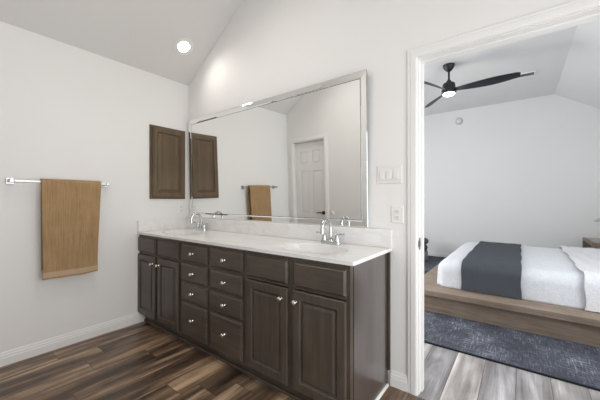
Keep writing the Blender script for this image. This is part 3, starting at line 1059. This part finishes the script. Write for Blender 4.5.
# ------------------------------------------------------------------ platform bed
bf = thing('bed_frame', 'low grey-brown wooden platform bed frame with a wide ledge, on the blue rug', 'bed', (3.15, 2.65, 0.011))
BZ0, BZ1 = 0.193, 0.250
lx0, lx1, lyy0, lyy1 = 2.035, 4.335, 1.420, 3.86
bm = newbm()
w_ = 0.30
box(bm, lx0, lx1, lyy0, lyy0 + w_, BZ0, BZ1, 0.004)
obj('side_ledge', bm, 'bedwood', bf)
bm = newbm(); box(bm, lx0, lx1, lyy1 - w_, lyy1, BZ0, BZ1, 0.004)
obj('side_ledge', bm, 'bedwood', bf)
bm = newbm(); box(bm, lx0, lx0 + w_, lyy0 + w_ + 0.001, lyy1 - w_ - 0.001, BZ0, BZ1, 0.004)
obj('foot_ledge', bm, 'bedwood', bf)
bm = newbm(); box(bm, lx0 + w_ + 0.001, lx1, lyy0 + w_ + 0.001, lyy1 - w_ - 0.001, BZ0, BZ1 - 0.01)
obj('slat_deck', bm, 'bedwood', bf)
bm = newbm()
box(bm, lx0 + 0.055, lx1, lyy0 + 0.055, lyy0 + 0.09, 0.0115, BZ0); box(bm, lx0 + 0.055, lx1, lyy1 - 0.09, lyy1 - 0.055, 0.0115, BZ0)
box(bm, lx0 + 0.055, lx0 + 0.09, lyy0 + 0.09, lyy1 - 0.09, 0.0115, BZ0); box(bm, lx1 - 0.035, lx1, lyy0 + 0.09, lyy1 - 0.09, 0.0115, BZ0)
obj('base', bm, 'bedwood', bf)

mx0, mx1, my0, my1, mz = 2.290, 4.300, 1.695, 3.600, 0.520
ms = obj('mattress', rounded_box(newbm(), mx0, mx1, my0, my1, 0.2505, mz, 0.09, (24, 20, 6)), 'mattress', origin=(3.25, 2.65, 0.25), smooth=True)
tag(ms, 'thick mattress on the platform under the white coverlet', 'mattress')


def sag(p):
    n1 = noise.noise(Vector((p.x * 3.1, p.y * 2.7, p.z * 4)))
    n2 = noise.noise(Vector((p.x * 11, p.y * 5, p.z * 2.0 + 4)))
    f = 1.0 if p.z > 0.27 else 0.5
    side = max(0.0, (0.50 - p.z) / 0.25)
    q_ = Vector(p)
    if p.y < my0:
        q_.y -= (0.012 * side + 0.010 * n1 * side + 0.006 * n2 * side)
    if p.x < mx0:
        q_.x -= (0.012 * side + 0.008 * n1 * side)
    if p.z > 0.50:
        q_.z += 0.006 * n1 + 0.003 * n2
    return q_


co = 0.022
cv = obj('coverlet', rounded_box(newbm(), mx0 - co, mx1 + co, my0 - co, my1 + co, 0.2508, mz + 0.022, 0.115, (110, 90, 18), sag, True), 'white_cloth', origin=(3.25, 2.65, 0.25), smooth=True)
so = cv.modifiers.new('thickness', 'SOLIDIFY'); so.thickness = 0.008; so.offset = -1
tag(cv, 'white gauze coverlet tucked over the mattress', 'coverlet')


def drape(x0f, x1f, off, nx, ns, wr=0.0, thick=0.008, zlow=0.256, ylow_back=None):
    """cloth laid across the bed: grid over cross-section path (front hem -> top -> back hem)"""
    yA, yB, zT, r = my0 - co - 0.022 - off, my1 + co + 0.020 + off, mz + 0.022 + 0.018 + off, 0.122
    path = []
    n1 = 12
    for i in range(n1):
        path.append((yA - 0.016 * (1 - i / (n1 - 1)), zlow + (zT - r - zlow) * i / (n1 - 1)))
    for i in range(1, 8):
        a = PI / 2 * i / 8
        path.append((yA + r - r * math.cos(a), zT - r + r * math.sin(a)))
    n2 = 44
    for i in range(n2 + 1):
        path.append((yA + r + (yB - yA - 2 * r) * i / n2, zT))
    for i in range(1, 8):
        a = PI / 2 * i / 8
        path.append((yB - r + r * math.sin(a), zT - r + r * math.cos(a)))
    for i in range(n1):
        path.append((yB, zT - r - (zT - r - zlow) * i / (n1 - 1)))
    g = []
    for i in range(nx + 1):
        row = []
        for j, (y, z) in enumerate(path):
            s = j / (len(path) - 1)
            x = x0f(s) + (x1f(s) - x0f(s)) * i / nx
            e = noise.noise(Vector((x * 2.2, y * 2.2, z * 2)))
            w = wr * (math.sin(x * 42 + y * 7 + 3 * e) * 0.55 + noise.noise(Vector((x * 20, y * 6, z * 6))))
            yy, zz = y, z
            if j < n1 + 4:
                yy = y - abs(w)
            else:
                zz = z + w * 0.8 + 0.002 * e
            row.append((x, yy, zz))
        g.append(row)
    bm = newbm(); shell(bm, g, thick)
    return bm


th_ = obj('throw_blanket', drape(lambda s: 2.522 + 0.003 * math.sin(s * 30), lambda s: 3.035 + 0.004 * math.sin(s * 34 + 1), 0.004, 36, 0, 0.0025), 'throw', origin=(2.78, 2.65, 0.25), smooth=True)
tag(th_, 'charcoal grey throw blanket laid across the foot of the bed', 'blanket')
fs = obj('folded_sheet', drape(lambda s: 3.475 + 0.006 * math.sin(s * 16) + 0.007 * math.sin(s * 37), lambda s: 4.26, 0.016, 60, 0, 0.007, 0.010, 0.258), 'white_sheet', origin=(3.85, 2.65, 0.25), smooth=True)
tag(fs, 'wrinkled white sheet folded back over the head end of the bed', 'sheet')

# ------------------------------------------------------------------ nightstand and lamp
nx0, nx1, ny0, ny1, nz = 3.845, 4.335, 3.97, 4.74, 0.604
ns = thing('nightstand', 'grey-brown wooden nightstand beyond the head of the bed', 'nightstand', ((nx0 + nx1) / 2, (ny0 + ny1) / 2, 0.011))
bm = newbm(); box(bm, nx0, nx1, ny0, ny1, nz - 0.045, nz, 0.003)
tp = obj('frame_top', bm, 'standwood', ns)
obj('top_inlay', box(newbm(), nx0 + 0.035, nx1 - 0.03, ny0 + 0.035, ny1 - 0.035, nz + 0.0002, nz + 0.003), 'standtop', tp)
for y in (ny0, ny1 - 0.03):
    obj('side', box(newbm(), nx0, nx1, y, y + 0.03, 0.0115, nz - 0.0452), 'standwood', ns)
obj('back', box(newbm(), nx1 - 0.02, nx1, ny0 + 0.031, ny1 - 0.031, 0.03, nz - 0.0452), 'standwood', ns)
obj('shelf', box(newbm(), nx0 + 0.01, nx1 - 0.021, ny0 + 0.0305, ny1 - 0.0305, 0.36, 0.385), 'standwood', ns)
dd = obj('drawer', box(newbm(), nx0 + 0.008, nx1 - 0.03, ny0 + 0.034, ny1 - 0.034, 0.06, 0.352, 0.003), 'standwood', ns)
bm = newbm(); tube(bm, [(nx0 - 0.018, 4.28, 0.22), (nx0 - 0.018, 4.43, 0.22)], 0.006); box(bm, nx0 - 0.018, nx0 + 0.009, 4.285, 4.293, 0.216, 0.224); box(bm, nx0 - 0.018, nx0 + 0.009, 4.417, 4.425, 0.216, 0.224)
obj('pull', bm, 'black', dd)
lx, ly = 4.115, 4.26
lp = thing('table_lamp', 'table lamp with a grey conical shade on the nightstand', 'lamp', (lx, ly, nz + 0.003))
bm = newbm(); z0 = nz + 0.0035
lathe(bm, [(0.075, 0), (0.075, 0.012), (0.03, 0.02), (0.012, 0.03), (0.010, 0.24)], (lx, ly, z0), 'Z', 28)
obj('stand', bm, 'black', lp, smooth=True)
bm = newbm()
pr = [(0.205, 0.285), (0.207, 0.290), (0.075, 0.415), (0.02, 0.425), (0.018, 0.421), (0.072, 0.410), (0.200, 0.287)]
n = 36; rows = [[bm.verts.new((lx + r_ * math.cos(2 * PI * i / n), ly + r_ * math.sin(2 * PI * i / n), z0 + h_)) for i in range(n)] for r_, h_ in pr]
for a in range(len(pr)):
    b = (a + 1) % len(pr)
    for i in range(n):
        bm.faces.new((rows[a][i], rows[a][(i + 1) % n], rows[b][(i + 1) % n], rows[b][i]))
obj('shade', bm, 'greyshade', lp, smooth=True)
bm = newbm(); tube(bm, [(lx, ly, z0 + 0.24), (lx, ly, z0 + 0.422)], 0.008)
lathe(bm, [(0.01, 0.24), (0.02, 0.25), (0.02, 0.28), (0.03, 0.32), (0.02, 0.355), (0.006, 0.36)], (lx, ly, z0), 'Z', 16)
obj('socket_and_bulb', bm, 'plate', lp, smooth=True)

# ------------------------------------------------------------------ pouf glimpsed past the casing
px, py = 1.385, 4.23
pf = thing('pouf', 'grey tiered pouf with rounded cushions on the rug, just past the casing', 'pouf', (px, py, 0.011))
bm = newbm(); lathe(bm, [(0.175, 0.0), (0.182, 0.01), (0.182, 0.185), (0.175, 0.195)], (px, py, 0.0115), 'Z', 32)
obj('base', bm, 'grey_light', pf, smooth=True)
for z_, r_, h_ in ((0.207, 0.178, 0.135), (0.343, 0.195, 0.115)):
    bm = newbm(); pr = []
    for i in range(13):
        a = -PI / 2 + PI * i / 12
        pr.append((r_ - h_ / 2 + h_ / 2 * math.cos(a), z_ + h_ / 2 + h_ / 2 * math.sin(a)))
    lathe(bm, pr, (px, py, 0), 'Z', 32)
    obj('cushion', bm, 'grey_fabric', pf, smooth=True)

# ------------------------------------------------------------------ ceiling fan
fx, fy = 2.240, 2.560
fn = thing('ceiling_fan', 'black three-blade ceiling fan with a lit round lamp over the bed', 'ceiling fan', (fx, fy, BZ))
bm = newbm(); lathe(bm, [(0.075, 0.0), (0.075, -0.012), (0.062, -0.045), (0.035, -0.080), (0.016, -0.095)], (fx, fy, BZ), 'Z', 36)
obj('canopy', bm, 'black', fn, smooth=True)
bm = newbm(); lathe(bm, [(0.013, -0.09), (0.013, -0.225)], (fx, fy, BZ), 'Z', 16)
obj('downrod', bm, 'black', fn, smooth=True)
bm = newbm(); lathe(bm, [(0.018, -0.205), (0.030, -0.225), (0.040, -0.245), (0.072, -0.255), (0.080, -0.275), (0.082, -0.335), (0.092, -0.345), (0.092, -0.385), (0.080, -0.395)], (fx, fy, BZ), 'Z', 40)
obj('motor_housing', bm, 'black', fn, smooth=True)
bm = newbm(); lathe(bm, [(0.076, -0.3955), (0.074, -0.405), (0.055, -0.418), (0.02, -0.424)], (fx, fy, BZ), 'Z', 36)
ln = obj('lamp_lens', bm, 'fanlens', fn, smooth=True); ln['label'] = 'glowing round lamp lens'
for az in (R(2.0), R(124.0), R(244.0)):
    bm = newbm()
    c_, s_ = math.cos(az), math.sin(az)
    secs = []
    N = 18
    for i in range(N + 1):
        u = i / N
        r_ = 0.070 + 0.72 * u
        w = 0.060 + 0.090 * math.sin(min(1, u * 1.35) * PI / 2) * (1 - 0.55 * max(0, (u - 0.55) / 0.45) ** 1.6)
        if i == N:
            w *= 0.75
        sweep = 0.035 * math.sin(u * PI) - 0.01
        pitch = -R(24) * (1 - 0.25 * u)
        zz = BZ - 0.350 + 0.025 * u
        sec = []
        for a_, b_ in ((-0.5, 0), (-0.3, 0.006), (0.3, 0.006), (0.5, 0), (0.3, -0.006), (-0.3, -0.006)):
            tt = a_ * w + sweep * 0.4
            hh = b_ + a_ * w * math.sin(pitch)
            sec.append(bm.verts.new((fx + c_ * r_ - s_ * tt, fy + s_ * r_ + c_ * tt, zz + hh)))
        secs.append(sec)
    for a, b in zip(secs, secs[1:]):
        for k in range(6):
            bm.faces.new((a[k], a[(k + 1) % 6], b[(k + 1) % 6], b[k]))
    bm.faces.new(secs[0]); bm.faces.new(secs[-1])
    obj('blade', bm, 'blade', fn, smooth=50)
d = bpy.data.lights.new('fan_lamp', 'POINT'); d.energy = 4; d.shadow_soft_size = 0.07; d.color = (1, 0.92, 0.82)
o = bpy.data.objects.new('fan_lamp', d); COL.objects.link(o); o.location = (fx, fy, BZ - 0.52)

# ceiling air vent
vt = thing('air_vent', 'white slotted air vent on the bedroom ceiling beyond the fan blade', 'vent', (3.06, 3.58, BZ))
bm = newbm()
vx0, vx1, vy0, vy1 = 2.92, 3.21, 3.50, 3.66
zt, zb = BZ - 0.0003, BZ - 0.010
box(bm, vx0, vx1, vy0, vy0 + 0.022, zb, zt); box(bm, vx0, vx1, vy1 - 0.022, vy1, zb, zt)
box(bm, vx0, vx0 + 0.022, vy0 + 0.022, vy1 - 0.022, zb, zt); box(bm, vx1 - 0.022, vx1, vy0 + 0.022, vy1 - 0.022, zb, zt)
obj('vent_frame', bm, 'plate', vt)
obj('duct', box(newbm(), vx0 + 0.022, vx1 - 0.022, vy0 + 0.022, vy1 - 0.022, zt - 0.0015, zt), 'slot', vt)
for i in range(6):
    y = vy0 + 0.030 + i * 0.019
    bm = newbm()
    prism(bm, [(y, zb + 0.0005), (y + 0.002, zb + 0.0005), (y + 0.015, zt - 0.0018), (y + 0.013, zt - 0.0018)], 'X', vx0 + 0.0225, vx1 - 0.0225)
    obj('slat', bm, 'plate', vt)

# round wall device near the bedroom ceiling
rx, rz = 2.017, 2.847
sd = thing('smoke_detector', 'round white smoke detector high on the far bedroom wall', 'smoke detector', (rx, BY1, rz))
bm = newbm(); lathe(bm, [(0.070, -0.0005), (0.070, -0.018), (0.062, -0.030), (0.050, -0.034)], (rx, BY1, rz), 'Y', 36)
obj('housing', bm, mat('aged_white', (0.62, 0.62, 0.60), 0.5), sd, smooth=30)
bm = newbm(); lathe(bm, [(0.036, -0.0342), (0.034, -0.042), (0.012, -0.044)], (rx, BY1, rz), 'Y', 28)
obj('sensor_cap', bm, 'plate', sd, smooth=30)
